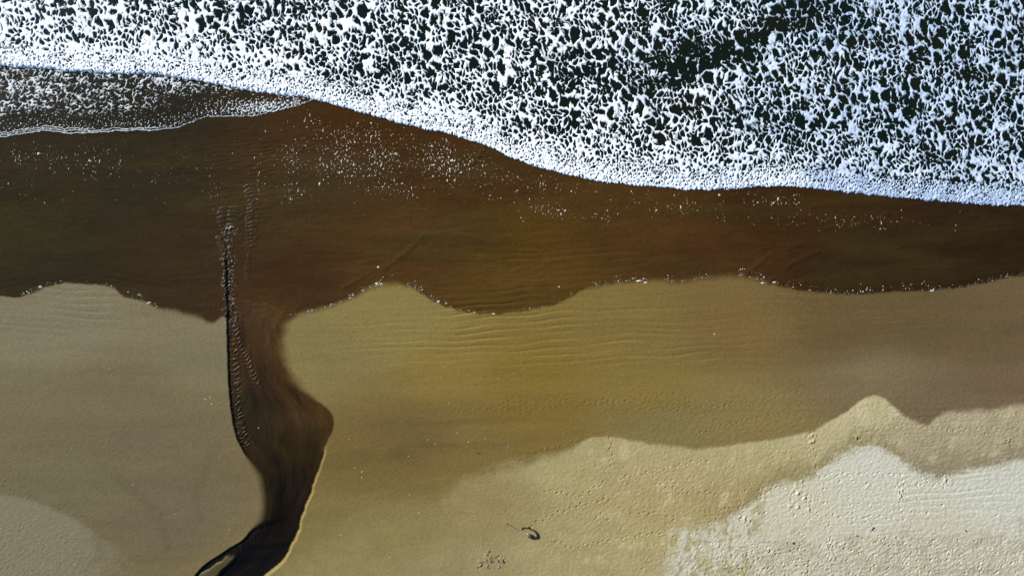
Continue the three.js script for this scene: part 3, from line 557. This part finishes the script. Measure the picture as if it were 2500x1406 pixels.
{
  const k = thing('kelp', 'dark curled bull kelp with a fat bulb, hooked on the pale sand', 'kelp', 1297, 1300);
  const pts = [[1273.5, 1291.5], [1275, 1287.2], [1279, 1286.6], [1285, 1287.2], [1291, 1288], [1295, 1290.8], [1302.5, 1293], [1308.5, 1298], [1312, 1304.5], [1310.5, 1309], [1305, 1310.6], [1299, 1309]].map(([a, b]) => local(k, a, b, 0.05));
  addMesh('stipe', tube(pts, (t) => lerp(0.05, 0.125, smooth(0.3, 0.95, t)), 90, 10, 1), kelpMat, null, k);
  const bulb = addMesh('bulb', tube([[1301, 1309.8], [1298, 1308.8], [1295, 1306.8], [1292.5, 1304.3], [1290.5, 1302]].map(([a, b]) => local(k, a, b, 0.10)), (t) => 0.11 + 0.09 * sin(PI * clamp(t * 1.05)), 24, 12, 4), kelpBulb, null, k);
  bulb.userData.label = 'swollen dark bulb of the kelp';
  addMesh('knot', lump(0.09, 1, 1, 1.2, 0.3, 8), kelpMat, null, k).position.copy(local(k, 1290.5, 1286, 0.02));
  for (const [a, b, c, d, e, f] of [[1290.6, 1302, 1287.5, 1300.8, 1283, 1298.6], [1290.4, 1302.6, 1287, 1304, 1284.5, 1306.6], [1290.2, 1302.3, 1288, 1303, 1286.4, 1303.2]]) {
    const g = tube([local(k, a, b, 0.07), local(k, c, d, 0.03), local(k, e, f, 0.015)], (t) => lerp(0.045, 0.015, t), 14, 6, a);
    addMesh('blade', g, kelpPale, null, k);
  }
  const s = thing('kelp_stipe', 'thin straight dark kelp stalk half buried beside the curled kelp', 'kelp', 1252, 1284);
  const q = []; for (let i = 0; i <= 16; i++) { const t = i / 16; q.push(local(s, lerp(1237.6, 1266, t), lerp(1275.8, 1292.4, t) + 0.5 * sin(t * 9), -0.004 + 0.032 * sin(t * 19 + 1))); }
  addMesh('stalk', tube(q, (t) => 0.032 - 0.008 * abs(t - 0.5), 70, 7, 6), kelpMat, null, s);
  addMesh('frayed_end', tube([local(s, 1237.6, 1275.8, 0.02), local(s, 1236.6, 1277.6, 0.03), local(s, 1237.4, 1279.4, 0.015)], (t) => lerp(0.03, 0.012, t), 12, 6, 3), kelpPale, null, s);
}
const woodMat = std('wet driftwood', [0.045, 0.03, 0.018], 0.8), stoneMat = std('dark stone', [0.035, 0.03, 0.024], 0.8), weedMat = std('dried seaweed', [0.3, 0.25, 0.16], 0.9);
{
  const w = thing('driftwood_twig', 'small dark bent twig lying alone on the smooth damp sand', 'twig', 1167, 1105.5);
  addMesh('stem', tube([[1164, 1104.6], [1166, 1105.6], [1168, 1105.2], [1170.6, 1106.8]].map(([a, b]) => local(w, a, b, 0.03)), (t) => 0.034 - 0.014 * t, 24, 7, 2), woodMat, null, w);
  addMesh('side_shoot', tube([[1166.5, 1105.5], [1167.2, 1104.4], [1168, 1103.9]].map(([a, b]) => local(w, a, b, 0.03)), (t) => 0.02 - 0.01 * t, 10, 6, 5), woodMat, null, w);
  for (const [px, py, r, label] of [[2130.5, 1287, 0.085, 'oblong dark stone, upper of a close pair on white sand'], [2128.5, 1291.5, 0.08, 'flat dark stone, lower of a close pair on white sand'], [2356, 1294, 0.09, 'rounded dark stone alone on the white sand at far right'], [1936, 1324, 0.11, 'largest dark stone, on the streaked tan and white sand'], [1927, 1342, 0.07, 'small black stone beside the tan sand patch'], [1954, 1351, 0.055, 'tiny black stone right of the tan sand patch'], [2091, 1306, 0.075, 'lone dark stone below the white sand, near the dug heap'], [2102, 1310, 0.06, 'small dark stone lying just right of another near dug heap']]) {
    const t = thing('dark_stone', label, 'stone', px, py);
    addMesh('stone', lump(r, rr(1, 1.4), 0.7, rr(0.8, 1.1), 0.28, rr(0, 90)), stoneMat, null, t).rotation.y = rr(0, 3);
  }
  for (const [px, py, n, r, label] of [[1189, 1350, 3, 0.10, 'small dark seaweed tuft at the top of the scattered debris'], [1194, 1362, 8, 0.13, 'larger tangled seaweed clump in the middle of the scattered debris'], [1220, 1363, 7, 0.12, 'rough seaweed clump on the right side of the scattered debris'], [1190, 1377, 4, 0.10, 'drawn-out seaweed wisp below the tangled clump'], [1173, 1367, 4, 0.08, 'flat seaweed scrap on the left side of the scattered debris'], [1218, 1378, 3, 0.09, 'little seaweed knot lowest of the scattered debris']]) {
    const t = thing('seaweed_clump', label, 'seaweed', px, py);
    for (let i = 0; i < n; i++) {
      const a = rr(0, 6.28), d = rr(0, r * 2.2), b = a + rr(-1, 1), x0 = cos(a) * d, z0 = sin(a) * d, l = rr(0.12, 0.3), bend = rr(-.1, .1);
      addMesh('frond', tube([new THREE.Vector3(x0, 0.02, z0), new THREE.Vector3(x0 + cos(b) * l * 0.5 + bend, rr(0.06, 0.12), z0 + sin(b) * l * 0.5), new THREE.Vector3(x0 + cos(b + .6) * l, 0.015, z0 + sin(b + .6) * l)], (t2) => 0.022 * (1 - 0.6 * abs(t2 - 0.4)), 12, 6, i), weedMat, null, t);
    }
    addMesh('holdfast', lump(r * 0.7, 1.2, 0.7, 1, 0.35, px), weedMat, null, t);
  }
}
// single blobs of froth big enough to pick out along the waterlines
const frothMat = std('froth', [0.62, 0.59, 0.5], 0.9);
for (const [px, py, r, sx, label] of [[923, 652, 0.10, 1, 'bright round froth blob alone on the brown wet sand'], [1560, 686, 0.09, 3, 'long bright froth smear on the waterline, left of a pair'], [1577, 690, 0.08, 2, 'shorter bright froth smear on the waterline, right of a pair'], [2276, 710, 0.07, 2.6, 'curved froth smear on the waterline near the right edge'], [1863, 691, 0.06, 2.6, 'thin froth smear on the waterline left of a dotted cluster'], [1891, 689, 0.07, 2.2, 'froth smear amid a dotted cluster on the right waterline'], [362, 739, 0.07, 3, 'narrow froth smear on the left pale sand tongue'], [1071, 736, 0.10, 1.3, 'plump froth blob where the waterline dips to the middle bay'], [1205, 766, 0.06, 3, 'low froth smear at the bottom of the middle bay'], [919, 692, 0.09, 1.4, 'froth blob at the tip of the middle pale sand'], [1745, 815, 0.07, 1, 'tiny white speck of froth alone on the right damp sand'], [1365, 700, 0.07, 1, 'small froth blob alone in the dark bay, right side'], [97, 700, 0.08, 2, 'thick froth smear on the far left waterline']]) {
  const t = thing('froth_blob', label, 'foam', px, py);
  const m = addMesh('froth', lump(r, sx, 0.55, 0.8, 0.3, px * 0.1), frothMat, null, t); m.rotation.y = rr(-0.25, 0.25);
  for (let i = 0; i < 2; i++) { const q = addMesh('bubble_mass', lump(r * 0.55, 1, 0.6, 1, 0.3, i + py * 0.2), frothMat, null, t); q.position.set(rr(-1, 1) * r * sx, -0.005, rr(-0.7, 0.7) * r); }
}
// white shells dotted over the smooth sand
const shellMat = std('shell', [0.78, 0.74, 0.64], 0.5), shellGeo = [0, 1, 2].map((k) => {
  const pts = []; for (let i = 0; i <= 6; i++) { const t = i / 6; pts.push(new THREE.Vector2(0.06 * sin(t * PI / 2) + 0.001, 0.032 * cos(t * PI / 2))); }
  const g = new THREE.LatheGeometry(pts, 14), p = g.attributes.position;
  for (let i = 0; i < p.count; i++) { const x = p.getX(i), z = p.getZ(i), a = Math.atan2(z, x), q = 1 + 0.08 * cos(a * 9) + 0.25 * cos(a + k); p.setXYZ(i, x * q, p.getY(i) + 0.004, z * q * 0.85); }
  g.computeVertexNormals(); return g;
});
const shells = [[852, 1071], [1044, 1073], [1096, 984], [997, 1113], [867, 1142], [884, 1151], [1184, 1071], [883, 1165], [1240, 1089], [1270, 1173], [1001, 1207], [1023, 1250], [832, 1306], [1157, 1258], [950, 1358], [1115, 1056], [1144, 1078], [1062, 1084], [560, 1291], [175, 1093], [501, 974], [513, 970], [517, 986], [630, 1045], [325, 1183]];
for (const [i, [px, py]] of shells.entries()) {
  const t = thing('shell', 'tiny white shell, one of many dotted over smooth sand', 'shell', px, py, 'white shells dotted over the smooth sand');
  const m = addMesh('shell_half', shellGeo[i % 3], shellMat, null, t); m.rotation.y = rr(0, 6); m.scale.setScalar(rr(0.5, 0.85));
}
// fine froth specks strewn along the last run-up line
{
  const g = lump(1, 1, 0.6, 1, 0.3, 3, 1), spots = [];
  const put = (px, py, r) => spots.push([mx(px), mz(py), r]);
  for (const [a, b, n0, w] of [[40, 125, 90, 9], [130, 280, 26, 7], [285, 360, 60, 16], [370, 450, 34, 4], [735, 830, 60, 3], [830, 935, 110, 7], [900, 960, 40, 20], [990, 1090, 120, 12], [1090, 1200, 70, 5], [1260, 1345, 34, 4], [1360, 1430, 20, 8], [1430, 1500, 50, 9], [1500, 1600, 70, 12], [1620, 1730, 60, 10], [1800, 1960, 110, 12], [1960, 2100, 70, 8], [2100, 2300, 110, 14], [2300, 2500, 90, 7]])
    for (let k = 0; k < n0 * 1.1; k++) { const px = rr(a, b); if (gn(px * 0.06, 9) < rr(-0.35, 0.4)) continue; const up = abs(rr(-1, 1) + rr(-1, 1)) * w * 0.9; put(px, wetC(px) - up - 1, 0.011 + 0.042 * rnd() ** 4); }
  const dust = (line, n, w) => { for (let k = 0; k < n; k++) { const s = 1 + floor(rnd() * (line.length - 1)), f = rnd(); put(lerp(line[s - 1][0], line[s][0], f) + rr(-w, w), lerp(line[s - 1][1], line[s][1], f) + rr(-w, w), 0.007 + 0.012 * rnd() ** 2); } };
  dust([[1060, 880], [1100, 905], [1180, 925], [1230, 922], [1270, 907], [1295, 885]], 90, 1.6);
  dust([[1390, 885], [1420, 875], [1480, 865], [1500, 866]], 30, 2);
  dust([[135, 895], [170, 885], [250, 893], [290, 905], [400, 935], [515, 968]], 70, 4);
  dust([[420, 1255], [440, 1253], [448, 1240]], 24, 2); dust([[450, 1090], [470, 1085], [462, 1078]], 20, 3);
  dust([[755, 940], [790, 932], [835, 938]], 30, 3); dust([[640, 738], [665, 750], [690, 768]], 14, 2); dust([[690, 769], [740, 765]], 26, 1.5);
  const im = new THREE.InstancedMesh(g, std('drying froth', [0.56, 0.5, 0.38], 0.9), spots.length), m4 = new THREE.Matrix4(), q = new THREE.Quaternion(), up = new THREE.Vector3(0, 1, 0);
  spots.forEach(([x, z, r], i) => { q.setFromAxisAngle(up, rr(0, 6.28)); im.setMatrixAt(i, m4.compose(new THREE.Vector3(x, groundAt(x, z) + 0.002, z), q, new THREE.Vector3(r * rr(0.8, 1.8), r * 0.8, r))); });
  im.name = 'froth_specks'; im.userData.kind = 'stuff'; im.userData.label = 'fine froth specks strewn along the last waterline'; im.castShadow = im.receiveShadow = true;
  scene.add(im);
}
renderer.render(scene, camera);
